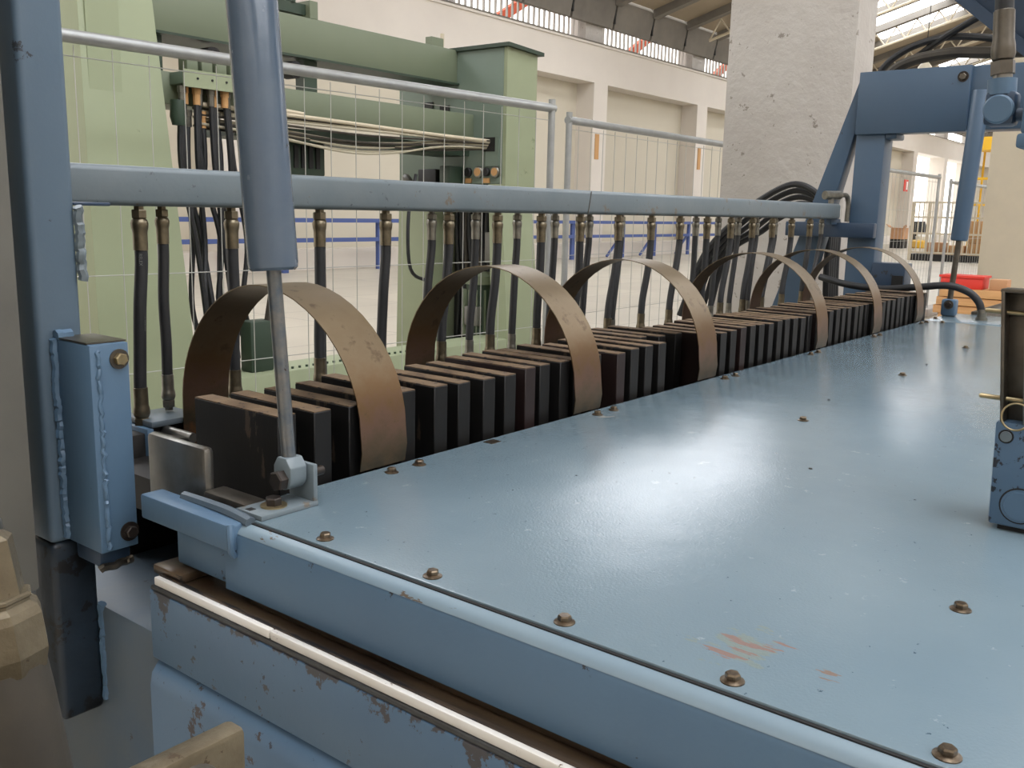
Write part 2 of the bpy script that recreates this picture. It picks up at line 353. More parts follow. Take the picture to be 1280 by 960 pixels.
wr = MB().box(-12, 97, -14.4, -14, 0, 9).build('wall_right', M_wall); tag(wr, 'cream long hall wall across the floor', 'wall', kind='structure')
# red steel outside the clerestory
for x in (20.5, 27.6, 34.0):
    o = MB().bar((x, 17.9, 6.1), (x+3.4, 17.9, 8.0), .18, .28).build('roof_girder', M_redsteel); tag(o, 'red oxide sloping steel girder outside the barred windows', 'girder', 'red girders outside the windows')
# notices on pillars
for x, lab in ((24.72, 'small orange notice board on cream pillar beside the fence joint'), (31.42, 'small orange notice board on cream pillar beside the concrete column')):
    o = bx('notice_board', M_orange, None, x-.09, x+.11, WY-.03, WY, 3.0, 3.75); tag(o, lab, 'notice')
# blue guard rail in front of the wall
gr = thing('guard_rail', (24, 15.9, 0), 'long blue steel guard rail with two bars along the cream wall', 'guard rail')
for z in (.68, 1.1): bx('rail', M_railblue, gr, 10, 34, 15.86, 15.94, z-.045, z+.045)
for x in (12.5, 15.2, 17.2, 20.2, 23, 25.8, 27.8, 30.2, 32.6):
    bx('post', M_railblue, gr, x-.07, x+.07, 15.94, 16.02, 0, 1.1)
    if x > 25: MB().bar((x-.9, 15.98, .05), (x-.07, 15.98, .7), .06, .06).build('brace', M_railblue, gr)
# concrete columns
c1 = MB().hexa([(7.0, 2.45, 0), (7.0, 3.45, 0), (7.4, 3.45, 0), (7.4, 2.45, 0)], [(7.0, 2.47, 9), (7.0, 3.45, 9), (7.4, 3.45, 9), (7.4, 2.47, 9)]).build('concrete_column', [M_conc], bevel=.012)
tag(c1, 'thick pitted concrete column behind the blue portal frame', 'column')
c2 = bx('concrete_column', M_concyel, None, 16.1, 16.6, 2.45, 3.45, 0, 10.2, .012); tag(c2, 'cream concrete column standing behind the planks and red crate', 'column')

# ------------------------------------------------------------------ far hall clutter
o = thing('safety_sign', (56.5, 16.3, 3.3), 'red safety sign with white symbol on pillar', 'sign')
bx('plate', M_red, o, 56.2, 56.95, 16.33, 16.36, 2.95, 3.6); bx('symbol', M_signwhite, o, 56.62, 56.82, 16.31, 16.33, 3.05, 3.5)
def carton(x, y, s, zt, lab):
    t = thing('cardboard_carton', (x, y, 0), lab, 'box'); bx('body', M_card, t, x-s, x+s, y-s*.7, y+s*.7, zt*.45, zt); bx('dark_crate', M_black, t, x-s, x+s, y-s*.7, y+s*.7, 0, zt*.45)
    for a in (-1, 1): MB().bar((x-s, y+a*s*.7, zt), (x-s*.9, y+a*s*1.0, zt+.12), .02, s*1.2, (1, 0, 0)).build('flap', M_card, t)
carton(47.8, 13.9, .42, .98, 'brown cardboard carton with open flaps on a dark crate by the wall')
for x, y, mt, h, lab in ((52, 14.2, M_black, 1.3, 'black bin standing by the open bay'), (50, 13.3, M_signwhite, .7, 'white sack lying by the open bay'), (49.2, 13.4, M_yellow, .4, 'small yellow container on the far floor')):
    o = MB().lathe((x, y, 0), (x, y, 1), [(0, .34), (h*.1, .38), (h*.8, .42), (h, .3)], 14).build('storage_bin', mt, smooth=True); tag(o, lab, 'bin')
# portable gantry in yellow far right
g = thing('yellow_gantry', (58, 11, 0), 'yellow steel maintenance platform with railings far down the hall', 'platform')
bx('platform', M_yellow, g, 57, 59, 10.1, 13, 5.2, 5.9)
for y in (10.15, 12.9):
    for x in (57.1, 58.9): bx('leg', M_yellow, g, x-.05, x+.05, y-.05, y+.05, 0, 5.2)
for z in (2.2, 3.6): bx('cross_rail', M_yellow, g, 57, 57.1, 10.1, 13, z, z+.14)
# stillage cages beyond the fence
cg = thing('wire_stillage', (35, 7.7, 0), 'pale wire stillage cage full of orange parts behind the fence', 'cage')
for x in (34.4, 36.4):
    for y in (6.6, 9.6): bx('corner_post', M_truss, cg, x-.05, x+.05, y-.05, y+.05, 0, 2.0)
for z in (.25, .9, 1.45, 1.95): bx('cage_rail', M_truss, cg, 34.38, 34.46, 6.6, 9.6, z, z+.06)
for i in range(19): bx('cage_wire', M_truss, cg, 34.39, 34.42, 6.7+i*.15, 6.73+i*.15, .25, 1.95)
bx('base', M_black, cg, 34.4, 36.4, 6.6, 9.6, 0, .22)
for i, (y, z) in enumerate(((6.95, .35), (7.55, .5), (6.95, .8), (8.2, .4), (8.85, .5), (7.55, .95))):
    o = bx('cardboard_carton', (M_card, M_orange)[i % 2], None, 34.8, 35.5, y-.25, y+.3, (.22, .22, .505, .22, .22, .625)[i], (.22, .22, .505, .22, .22, .625)[i]+z*.8, .02); tag(o, 'brown carton lying inside the wire stillage cage', 'box', 'cartons in the wire cage')
# plank stack and red crate before the cream column
pk = thing('plank_stack', (14.2, 2.9, 0), 'low stack of pine planks in front of the cream column', 'planks')
for i, z in enumerate((.12, .24, .36)): bx('plank', M_wood, pk, 14.0-.03*i, 14.5, 2.25+.05*i, 3.52-.04*i, z, z+.11, .006)
for y in (2.4, 2.9, 3.4): bx('bearer', M_wood, pk, 14.02, 14.45, y-.05, y+.05, 0, .12)
rc = thing('red_crate', (14.2, 3.2, .47), 'red plastic crate standing on the pine planks', 'crate')
bx('body', M_red, rc, 14.02, 14.42, 2.92, 3.46, .47, .62, .01); bx('rim', M_red, rc, 14.0, 14.44, 2.9, 3.48, .62, .65)
o = MB().box(14.05, 14.3, 2.62, 2.84, .47, .62).build('cardboard_carton', M_card, bevel=.01); tag(o, 'small open carton beside the red crate on the planks', 'box')

# ------------------------------------------------------------------ mesh fences
wv = mesh_only(MB().cyl((0, 0, .12), (0, 0, 1.97), .0022, 6), 'wire', M_wire)
def fence(a, b, lab, top=2.0, foot=True):
    a = Vector(a); b = Vector(b); d = b-a; L_ = d.length; d.normalize(); nrm = Vector((-d.y, d.x, 0))
    t = thing('mesh_fence_panel', (a.x, a.y, 0), lab, 'fence', 'temporary mesh fence panels')
    for z in (top, .12): MB().cyl(a+Vector((0, 0, z)), b+Vector((0, 0, z)), .025, 12).build('rail', M_galv, t, smooth=True)
    for p in (a+d*.02, b-d*.02): MB().cyl(p, p+Vector((0, 0, top+.05)), .021, 12).build('post', M_galv, t, smooth=True)
    n = int(L_/.147)
    for i in range(1, n): p = a+d*(i*L_/n)+nrm*.012; o = inst(wv, 'wire', t, (p.x, p.y, 0)); o.scale = (1, 1, top/2)
    for z in (.30, .705, 1.11, 1.515, 1.93): MB().cyl(a+Vector((0, 0, z))+nrm*.008, b+Vector((0, 0, z))+nrm*.008, .0022, 6).build('cross_wire', M_wire, t)
    for p in (a, b): bx('foot_block', M_conc, t, p.x-.28, p.x+.28, p.y-.1, p.y+.1, 0, .12, .02)
    return t
fence((1.25, 3.60, 0), (4.66, 3.40, 0), 'galvanised mesh fence panel in front of the green press', 2.0)
fence((5.14, 3.64, 0), (8.5, 3.68, 0), 'galvanised mesh fence panel running up behind the thick concrete column', 1.985)
fence((11.5, 3.80, 0), (14.68, 3.78, 0), 'galvanised mesh fence panel seen through the blue portal opening', 2.0)
fence((15.3, 3.78, 0), (18.6, 3.72, 0), 'galvanised mesh fence panel beside the cream column and planks', 1.96)

# ================================================================== GREEN PRESS BEHIND THE FENCE
gp = thing('green_press', (3.8, 4.7, 0), 'large pale green press with two columns and cross beams behind fence', 'press')
MB().hexa([(2.17, 4.12, 0), (2.72, 4.12, 0), (2.72, 5.3, 0), (2.17, 5.3, 0)], [(2.19, 4.2, 2.75), (2.52, 4.2, 2.75), (2.52, 5.2, 2.75), (2.19, 5.2, 2.75)]).build('column', [M_green], gp, bevel=.006)
bx('cover_strip', M_green, gp, 2.215, 2.37, 4.175, 4.2, .3, 2.74)
bx('cap_plate', M_green, gp, 2.17, 2.55, 4.18, 5.22, 2.75, 2.78)
# far column: head, two legs
bx('column_head', [M_greenteal], gp, 5.16, 5.5, 4.2, 5.2, 1.58, 2.49, .006)
MB().hexa([(5.155, 4.08, 0), (5.56, 4.08, 0), (5.56, 4.24, 0), (5.155, 4.24, 0)], [(5.16, 4.2, 1.58), (5.5, 4.2, 1.58), (5.5, 4.32, 1.58), (5.16, 4.32, 1.58)]).build('column_leg', M_green, gp, bevel=.005)
MB().hexa([(5.155, 4.88, 0), (5.56, 4.88, 0), (5.56, 5.24, 0), (5.155, 5.24, 0)], [(5.16, 4.86, 1.58), (5.5, 4.86, 1.58), (5.5, 5.2, 1.58), (5.16, 5.2, 1.58)]).build('column_leg', M_green, gp, bevel=.005)
bx('front_skin', M_green, gp, 5.165, 5.5, 4.17, 4.2, 1.5, 2.49)
MB().hexa([(5.14, 4.14, 2.49), (5.54, 4.14, 2.47), (5.54, 5.22, 2.49), (5.14, 5.22, 2.49)], [(5.14, 4.14, 2.515), (5.54, 4.14, 2.495), (5.54, 5.22, 2.515), (5.14, 5.22, 2.515)]).build('cap_plate', M_greendark, gp)
bx('upper_beam', M_greenbeam, gp, 2.53, 5.16, 4.62, 4.95, 2.275, 2.50, .006)
bx('beam_flange', M_greendark, gp, 2.53, 5.16, 4.60, 4.97, 2.262, 2.275)
bx('lower_beam', M_greenbeam, gp, 2.55, 5.16, 4.46, 4.75, 1.895, 2.055, .006)
bx('under_tray', M_greendark, gp, 3.2, 5.16, 4.50, 4.8, 1.77, 1.84)
bx('base_beam', M_green, gp, 2.6, 5.2, 4.12, 4.4, 0, .5, .006)
for k in range(22): MB().cyl((3.3+k*.05, 4.17, .5), (3.3+k*.05, 4.17, .512), .008, 6).build('rivet', M_greendark, gp)
bx('motor_mount', M_greendark, gp, 5.25, 5.45, 4.3, 4.85, 0, .42)
mo = thing('electric_motor', (5.3, 4.5, .42), 'green finned electric motor inside the far press column', 'motor')
MB().cyl((5.3, 4.5, .42), (5.3, 4.5, .86), .10, 20).build('body', M_greendark, mo, smooth=True)
for i in range(12):
    an = i*math.pi/6; MB().bar((5.3+.112*math.cos(an), 4.5+.112*math.sin(an), .48), (5.3+.112*math.cos(an), 4.5+.112*math.sin(an), .82), .008, .03, (math.cos(an), math.sin(an), .01)).build('fin', M_greenbeam, mo)
MB().lathe((5.3, 4.5, .86), (5.3, 4.5, 1), [(0, .118), (.06, .118), (.09, .08)], 20).build('fan_cover', M_greenbeam, mo, smooth=True)
bx('terminal_box', M_greypost, mo, 5.18, 5.24, 4.42, 4.55, .56, .70, .01)
# black backing standing in for interior shade, and hanging hoses of the far column
bx('shade_backing', M_black, gp, 5.42, 5.52, 4.34, 4.86, .1, 1.58)
for i in range(9):
    y = 4.42+.042*i; MB().tube([(5.36-.02*(i % 3), y, 1.60), (5.34, y+.01, 1.2), (5.36, y-.02*(i % 2), .8), (5.38, y+.03, .45)], .014+.004*(i % 2), 8).build('hanging_cable', M_rubber if i % 3 else M_hosedirt, gp, smooth=True)
bx('relay_box', M_greypost, gp, 5.25, 5.36, 4.30, 4.42, 1.02, 1.24, .006)
# push buttons and dials on the far column head
for y, z, r, mt in ((4.42, 1.62, .0, None), (4.50, 1.66, .032, M_black), (4.40, 1.66, .04, M_fitgrey), (4.33, 1.66, .03, M_black), (4.245, 1.66, .038, M_fitgrey)):
    if mt:
        d = MB().lathe((5.16, y, z), (5.1, y, z), [(0, r), (.02, r), (.026, r*.85)], 20).build('dial', mt, gp, smooth=True)
        if mt is M_fitgrey: MB().lathe((5.133, y, z), (5.1, y, z), [(0, r*.72), (.003, r*.7)], 20).build('dial_face', M_orange, d, smooth=True)
        else: bx('name_tag', M_orange, d, 5.15, 5.158, y-.028, y+.028, z-.075, z-.042)
bx('control_plate', M_greenteal, gp, 5.15, 5.16, 4.22, 4.34, 1.70, 1.9)
bx('cable_port', M_black, gp, 5.148, 5.16, 4.255, 4.36, 1.80, 1.895)
for y0, z0 in ((4.92, 2.16), (4.76, 2.13)): bx('vent_opening', M_black, gp, 5.15, 5.16, y0-.07, y0+.02, z0-.09, z0)
MB().tube([(5.13, 5.1, 1.55), (5.05, 5.02, 1.62), (5.05, 4.95, 1.55), (5.1, 4.9, 1.45)], .03, 8).build('elbow_pipe', M_greypost, gp, smooth=True)
bx('valve_block', M_black, gp, 5.05, 5.16, 4.72, 4.9, 1.52, 1.68, .01); bx('valve_block', M_greendark, gp, 5.02, 5.16, 4.56, 4.66, 1.54, 1.70, .01)
# cable bundle under the lower beam
random.seed(3)
for i in range(10):
    z = 1.885-.011*i; sag = (0, 0, 0, .02, .05, .07, .03, .085, .06, .01)[i]; y = 4.43-.012*(i % 4)
    MB().tube([(2.9, y, z), (3.4, y, z-sag*.4), (3.9, y, z-sag), (4.3, y, z-sag*.8), (4.75, y, z), (5.15, 4.30+.004*i, 1.87-.006*i)], .007, 6, 5).build('cable', M_cable if i % 3 else M_hosedirt, gp, smooth=True)
MB().tube([(2.9, 4.40, 1.905), (3.6, 4.40, 1.90), (4.6, 4.41, 1.885), (5.15, 4.31, 1.87)], .012, 8).build('conduit', M_truss, gp, smooth=True)
# hanging relay box, rollers, manifold with hoses
bx('relay_box', M_greendark, gp, 3.62, 3.88, 4.55, 4.7, 1.58, 1.77, .008)
for k in range(4): bx('vent_slat', M_black, gp, 3.64+.055*k, 3.67+.055*k, 4.54, 4.55, 1.62, 1.75)
for x in (3.16, 3.72):
    rl = MB().lathe((x, 4.70, 2.19), (x, 4.58, 2.19), [(0, .05), (.09, .05), (.09, .03), (.11, .03)], 18).build('roller', M_black, gp, smooth=True)
    MB().lathe((x, 4.60, 2.19), (x, 4.58, 2.19), [(0, .018), (.015, .016)], 12).build('roller_hub', M_greypost, rl, smooth=True)
for x in (2.78, 3.82): bx('spacer', M_greendark, gp, x, x+.1, 4.66, 4.74, 2.05, 2.27)
bx('top_rail', M_greendark, gp, 3.3, 3.9, 4.66, 4.72, 2.52, 2.58); bx('top_bracket', M_greenbeam, gp, 3.84, 3.9, 4.62, 4.76, 2.5, 2.6)
bx('lifting_lug', M_greenbeam, gp, 5.0, 5.12, 4.72, 4.78, 2.5, 2.58); MB().cyl((5.14, 4.75, 2.5), (5.14, 4.75, 2.62), .014, 8).build('stud', M_truss, gp)
for i in range(6): MB().lathe((3.32+.085*i, 4.68, 2.58), (3.32+.085*i, 4.68, 3), [(0, .03), (.08, .03), (.1, .015), (.14, .015)], 10).build('valve', M_greendark if i % 2 else M_black, gp, smooth=True)
mf = bx('hose_manifold', M_greenteal, gp, 2.79, 3.22, 4.34, 4.46, 1.99, 2.05, .005)
bx('manifold_plate', M_green, gp, 2.79, 3.16, 4.325, 4.34, 1.975, 2.06)
for i in range(4):
    bx('valve_coil', M_greenbeam, gp, 2.83+.085*i, 2.895+.085*i, 4.36, 4.44, 2.055, 2.13, .006)
    MB().cyl((2.865+.085*i, 4.325, 2.02), (2.865+.085*i, 4.32, 2.02), .006, 8).build('screw', M_black, gp)
for i in range(11):
    x = 2.80+.028*i; y = 4.37+.02*(i % 3); zt = (1.97, 1.97, 1.86)[i % 3]
    xe = x+.05+.06*math.sin(i*2.1)
    hs = MB().tube([(x, y, zt), (x+.005*i-.02, y, 1.6), (xe, y+.05*(i % 2), 1.2), (xe+.04*math.cos(i), y, .85), (xe+.1, y+.05, .55)], .0145, 8, 6).build('press_hose', M_rubber, gp, smooth=True)
    MB().lathe((x, y, zt+.01), (x, y, 0), [(0, .022), (.03, .022), (.03, .018), (.085, .018)], 10).build('hose_ferrule', M_orange if i % 2 else M_fitgrey, hs, smooth=True)
MB().tube([(3.1, 4.34, 1.93), (3.3, 4.40, 1.93), (3.6, 4.40, 1.915)], .012, 8).build('pipe', M_truss, gp, smooth=True)
MB().lathe((2.73, 4.3, 1.9), (2.73, 4.3, 1.7), [(0, .035), (.08, .04), (.12, .03)], 14).build('gauge', M_greendark, gp, smooth=True)
MB().tube([(4.62, 4.5, 1.62), (4.5, 4.45, 1.35), (4.52, 4.45, 1.0), (4.75, 4.5, .9)], .012, 8).build('loose_cable', M_rubber, gp, smooth=True)
MB().box(3.05, 3.2, 4.2, 4.3, .5, .78).build('bracket', M_greendark, gp, bevel=.01)
MB().bar((3.12, 4.22, .5), (3.25, 4.22, 1.1), .03, .03).build('strut_rod', M_hosedirt, gp)

# ================================================================== MAIN MACHINE: BASE
DK = .95
mb = thing('machine_base', (2.6, .9, 0), 'blue steel base frame under the sliding table with white wear strip', 'machine base')
bx('bed', M_bed, mb, .86, 4.9, -.75, 1.262, 0, .834); bx('rear_bed', M_bed, mb, 1.25, 4.9, 1.262, 1.95, 0, .834)
bbd = thing('block_bed', (2.8, 1.43, .84), 'black oily steel bed under the row of blocks', 'machine bed'); bx('bed_plate', M_bed, bbd, .89, 4.72, 1.17, 1.695, .834, .90)
bx('base_box', M_bluedirt, mb, .774, 1.25, 1.264, 2.6, 0, .70, .012)
b_ = MB(); pf = [(.712, 0), (.712, .664), (.716, .684), (.727, .698), (.745, .704), (.86, .704), (.86, 0)]
b_.add([(x, -.75, z) for x, z in pf]+[(x, 1.262, z) for x, z in pf], [tuple(range(7)), tuple(range(13, 6, -1))]+[(i, (i+1) % 7, 7+(i+1) % 7, 7+i) for i in range(7)])
b_.build('lower_beam', M_bluepeel2, mb, smooth=True)
rb = bx('slide_rail', M_bluepeel, mb, .722, .86, -.75, 1.27, .704, .816, .003)
bx('bare_edge', M_edge, mb, .7235, .86, -.75, 1.268, .816, .8232, .002)
bx('wear_strip', M_white, mb, .7265, .736, .98, 1.262, .8235, .8365, .002); bx('wear_strip', M_white, mb, .7265, .736, -.75, .978, .8235, .8365, .002)
bx('strip_backing', M_grease, mb, .736, .742, -.75, 1.262, .815, .8375); bx('grease_ledge', M_grease, mb, .742, .86, -.75, 1.245, .815, .831, .003)
bx('grease_lip', M_grease, mb, .770, .784, -.75, 1.08, .831, .8428, .001)
bx('strip_end', M_grease, mb, .742, .80, 1.215, 1.29, .8315, .846, .003)
# ------------------------------------------------------------------ table
tb = thing('sliding_table', (2.8, .3, .83), 'blue steel table with glossy bolted top plate on the slide rail', 'machine table')
dk = MB(); YE = 1.16
dk.box(.788, 4.49, -.75, YE, DK-.006, DK); dk.build('top_plate', M_deck, tb, bevel=.0015)
bx('end_plate', M_deck, tb, 4.493, 4.95, -.75, YE, DK-.006, DK, .0015)
b_ = MB(); pf = [(.764, .843), (.764, .928), (.768, .937), (.775, .9425), (.7855, .9445), (.84, .9445), (.84, .843)]
b_.add([(x, -.75, z) for x, z in pf]+[(x, 1.13, z) for x, z in pf], [tuple(range(7)), tuple(range(13, 6, -1))]+[(i, (i+1) % 7, 7+(i+1) % 7, 7+i) for i in range(7)])
b_.build('front_beam', M_blue, tb, smooth=True)
MB().prism([(.7655, .9335), (.768, .9385), (.775, .944), (.785, .9462), (.785, .9440), (.776, .941)], 'y', -.75, 1.128).build('worn_edge', M_worn, tb, smooth=True)
bx('gap_seal', M_black, tb, .783, .7875, -.75, 1.13, .9445, .9475)
bx('corner_plate', M_blue, tb, .768, .80, 1.13, 1.262, .848, .925, .004)
eb = bx('end_bar', M_blue, tb, .752, .792, 1.10, 1.335, .908, .948, .004)
MB().tube([(.782, 1.09, .948), (.785, 1.14, .951), (.788, 1.2, .95), (.79, 1.27, .948)], .009, 8).build('weld_bead', M_bluedirt, eb, smooth=True)
MB().tube([(.757, 1.105, .948), (.754, 1.10, .93), (.756, 1.102, .91), (.762, 1.103, .90)], .005, 8).build('weld_bead', M_blue, eb, smooth=True)
bx('guide_plate', M_steel, tb, .822, .842, 1.262, 1.43, .90, 1.02, .008)
bx('guide_bar', M_steelold, tb, .815, .858, 1.13, 1.262, .90, .955, .008)
bx('side_beam', M_blue, tb, .8, 4.95, 1.10, YE, .845, .944)
bolt_me = mesh_only(MB().lathe((0, 0, .0022), (0, 0, 1), [(0, .0078), (.0052, .0078), (.0068, .0066)], 6), 'bolt_head', M_boltbrown)
fl_me = mesh_only(MB().lathe((0, 0, 0), (0, 0, 1), [(0, .0122), (.0012, .0122), (.0030, .0082)], 18), 'washer', M_boltbrown, smooth=True)
BL = [(.807, y) for y in (.957, .755, .554, .352, .154, -.05)]+[(x+d, 1.127) for x in (1.10, 1.745, 2.39, 3.03, 3.68, 4.33) for d in (0, .068)]+[(x, .222) for x in (1.143, )]+[(2.02, .757), (2.83, .775), (3.62, .785), (4.45, .80), (4.44, 1.07), (4.60, 1.14), (2.9, .22), (1.60, 1.142)]
for i, (x, y) in enumerate(BL):
    if i == len(BL)-1: continue
    b0 = inst(fl_me, 'bolt_flange', tb, (x, y, DK), (0, 0, random.random()*3)); inst(bolt_me, 'bolt_head', b0, (x, y, DK), None)
MB().box(1.372, 1.40, 1.128, 1.15, DK, DK+.0012).build('tape_scrap', M_boltbrown, tb)
for q in ((2.3, .8), (1.63, .59), (3.1, .78)): MB().lathe((q[0], q[1], DK), (q[0], q[1], 2), [(0, .004), (.002, .003)], 8).build('plug', M_black, tb)
# rails running on past the table end
rt = thing('end_rail', (6, 1.05, 0), 'grey steel guide rail running on past the far table end', 'rail')
bx('rail', M_steelold, rt, 4.96, 9.5, 1.00, 1.07, .90, .965, .004); bx('rail_web', M_greypost, rt, 4.96, 9.5, 1.02, 1.05, .1, .90); bx('rail_foot', M_greypost, rt, 4.96, 9.5, .95, 1.12, 0, .1)

# ------------------------------------------------------------------ blocks
BX = [.905, .975, 1.05, 1.118, 1.19, 1.262, 1.335, 1.405, 1.475, 1.548, 1.612, 1.672, 1.74, 1.815, 1.905, 1.972, 2.04, 2.112, 2.185, 2.255, 2.325, 2.395]
x = 2.46
while x < 4.60: BX.append(x); x += .0665+random.uniform(-.002, .002)
ARX = [1.057, 1.699, 2.297, 3.17, 3.772, 4.36]
ordn = ['first', 'second', 'third', 'fourth', 'fifth', 'sixth']
bmeshes = {}
def block_mesh(side):
    w_ = .037; b_ = MB(); b_.box(0, w_, 0, .228, 0, .168, 0)
    me = mesh_only(b_, 'body', side, bevel=.0015, seg=1)
    t = mesh_only(MB().box(.001, w_-.001, .001, .227, .168, .1695), 'rusty_top', M_blocktop)
    return me, t
bmA = block_mesh(M_block); bmB = block_mesh(M_blockred)
for i, x in enumerate(BX):
    k = sum(1 for a in ARX if x > a+.04)
    if i == 0: lab, grp = 'dark steel block with bare broad face standing behind the front strut clevis', None
    elif k == 0: lab, grp = 'dark rust-topped steel block between the front strut and first metal arch', 'blocks before the first arch'
    elif k == 6: lab, grp = 'dark rust-topped steel block beyond the sixth metal arch at the row end', 'blocks beyond the sixth arch'
    else: lab, grp = 'dark rust-topped steel block between the %s and %s metal arch from the front strut' % (ordn[k-1], ordn[k]), 'blocks between %s and %s arch' % (ordn[k-1], ordn[k])
    if i in (18, 19, 20): lab, grp = 'dark rust-topped steel block pushed back from the table edge beside the third metal arch', 'blocks pushed back from the edge'
    if i in (9, 14, 21, 24, 33): lab, grp = lab.replace('dark rust-topped', 'dark red-brown'), (grp or '')+', red-brown'
    y = 1.179+random.uniform(0, .005); y += {18: .10, 19: .085, 20: .07, 17: .0}.get(i, 0)
    if i in (4, 10, 12, 13): y += .012
    t = thing('steel_block', (x, y, .90), lab, 'block', grp)
    me, tp = bmB if i in (9, 14, 21, 24, 33) else bmA
    inst(me, 'body', t, (x, y, .90)); inst(tp, 'rusty_top', t, (x, y, .90))
    t.rotation_euler = (random.uniform(-.008, .008) if i else 0, 0, random.uniform(-.02, .02))
    t.scale = (1, 1, 1+random.uniform(-.02, .02))
# ------------------------------------------------------------------ metal arches
def arch(x0, w_, lab, seedv, h=.262):
    rnd = random.Random(seedv)
    t_ = .0022; yR, yL = 1.1635, 1.685; zc = 1.015; r = (yL-yR)/2; yc = (yL+yR)/2
    pts = [(yR+.002, .952), (yR-.003, .985)]
    for k in range(25):
        an = math.pi*k/24; pts.append((yc-r*math.cos(an), zc+h*math.sin(an)))
    pts += [(yL, .96), (yL, .90)]
    b_ = MB(); vs_ = []; fs = []
    n = len(pts)
    for i, (y, z) in enumerate(pts):
        a = pts[max(i-1, 0)]; c = pts[min(i+1, n-1)]; dy, dz = c[0]-a[0], c[1]-a[1]; l = math.hypot(dy, dz); ny, nz = -dz/l*t_, dy/l*t_
        wob = .004*math.sin(i*.35+seedv)
        vs_ += [(x0+wob, y, z), (x0+w_+wob, y, z), (x0+w_+wob, y+ny, z+nz), (x0+wob, y+ny, z+nz)]
    for i in range(n-1):
        for k in range(4): fs.append((4*i+k, 4*i+(k+1) % 4, 4*i+4+(k+1) % 4, 4*i+4+k))
    fs += [(3, 2, 1, 0), tuple(4*(n-1)+k for k in range(4))]
    b_.add([Vector(v)-Vector((x0, yc, .90)) for v in vs_], fs)
    o = b_.build('metal_arch', M_band, None, smooth=True); o.location = (x0, yc, .90); tag(o, lab, 'metal strip')
APX = [1.254, 1.268, 1.268, 1.268, 1.268, 1.268]
for i, x0 in enumerate(ARX):
    arch(x0, .108 if i < 3 else .1, 'bent brown spring steel strip arching over the blocks, %s from the front strut' % ordn[i], i+1, APX[i]-1.015)

# ------------------------------------------------------------------ cylinder bank behind the blocks
cbk = thing('cylinder_bank', (2.8, 1.74, .84), 'low blue hydraulic cylinder housing behind the row of blocks', 'hydraulic housing')
bx('housing', M_bed, cbk, .99, 4.72, 1.705, 1.79, .84, .955)
bx('end_plate', M_bluedirt, cbk, .985, 1.10, 1.69, 1.80, .955, .968, .003); bx('end_cheek', M_blue, cbk, .975, .99, 1.69, 1.80, .84, .955, .003)
MB().cyl((1.02, 1.70, .945), (1.02, 1.60, .945), .010, 14).build('piston_rod', M_steel, cbk, smooth=True)
MB().cyl((1.0, 1.72, .923), (1.0, 1.62, .923), .022, 16).build('cylinder_barrel', M_steel, cbk, smooth=True)
bx('port_block', M_bed, cbk, .93, .985, 1.70, 1.80, .70, .945, .003); bx('pedestal', M_bed, cbk, .985, 1.25, 1.70, 1.80, .70, .84)
# ------------------------------------------------------------------ manifold beam with hoses
bmn = thing('manifold_beam', (2.85, 1.745, 1.39), 'long worn grey blue square tube carrying the hanging hydraulic hoses', 'beam')
bx('tube', M_beam, bmn, .80, 4.855, 1.71, 1.78, 1.392, 1.468, .012, 3)
bx('end_cap', M_beam, bmn, 4.853, 4.862, 1.715, 1.775, 1.397, 1.463, .004)
MB().bar((2.56, 1.7095, 1.465), (2.545, 1.7095, 1.395), .003, .0015, (0, 1, 0)).build('weld_seam', M_steelold, bmn)
bx('end_stub', M_portal, bmn, 4.80, 4.93, 1.735, 1.765, 1.365, 1.392)
HX = [(170, 1.0, 179), (206, 0, 213), (285, 1, 291), (395, 1, 397), (404, 0, 406), (478, 1, 474), (543, 0, 534), (557, 1, 549), (598, 0, 590), (618, 1, 610), (650, 0, 643), (673, 1, 668), (697, 0, 689), (722, 1, 716), (740, 0, 730), (770, 1, 757), (780, 0, 768), (811, 1, 799), (847, 1, 834), (873, 0, 866), (881, 1, 874), (901, 0, 891), (911, 1, 898), (926, 0, 914), (938, 1, 926), (949, 0, 937), (963, 1, 949), (972, 0, 955), (987, 1, 975), (1010, 1, 1000), (1030, 0, 1015)]
HXX = [1.0053, 1.0678, 1.2172, 1.4582, 1.4799, 1.6718, 1.8629, 1.9072, 2.0443, 2.1153, 2.2354, 2.3269, 2.4274, 2.5381, 2.6219, 2.7697, 2.8215, 2.9904, 3.2043, 3.3724, 3.4266, 3.5676, 3.6413, 3.756, 3.8516, 3.9425, 4.0627, 4.1429, 4.282, 4.5094, 4.7225]
HXB = [1.003, 1.064, 1.216, 1.456, 1.478, 1.659, 1.838, 1.886, 2.024, 2.096, 2.221, 2.322, 2.41, 2.531, 2.597, 2.73, 2.786, 2.954, 3.161, 3.368, 3.423, 3.543, 3.594, 3.715, 3.81, 3.9, 4.001, 4.053, 4.235, 4.48, 4.637]
def ferr(sc_, mt, up):
    # nut, bulb and crimped sleeve; hangs down from z = 0 when up, stands on z = 0 otherwise
    s = 1 if up else -1
    pr = [(0, .011), (.008, .011), (.008, .0155), (.010, .0165), (.024, .0165), (.026, .0155)]
    nut = MB().lathe((0, 0, 0), (0, 0, -s), [(t*sc_, r*sc_) for t, r in pr], 6)
    sl = MB().lathe((0, 0, 0), (0, 0, -s), [(t*sc_, r*sc_) for t, r in ((.026, .012), (.029, .0155), (.036, .0180), (.046, .0170), (.052, .0155), (.056, .0150), (.092, .0150), (.093, .0130))], 14)
    return mesh_only(nut, 'nut', mt), mesh_only(sl, 'sleeve', mt, smooth=True)
FT = {(a, b): ferr(.94 if a else .82, M_brass if a else M_fitgrey, b) for a in (0, 1) for b in (True, False)}
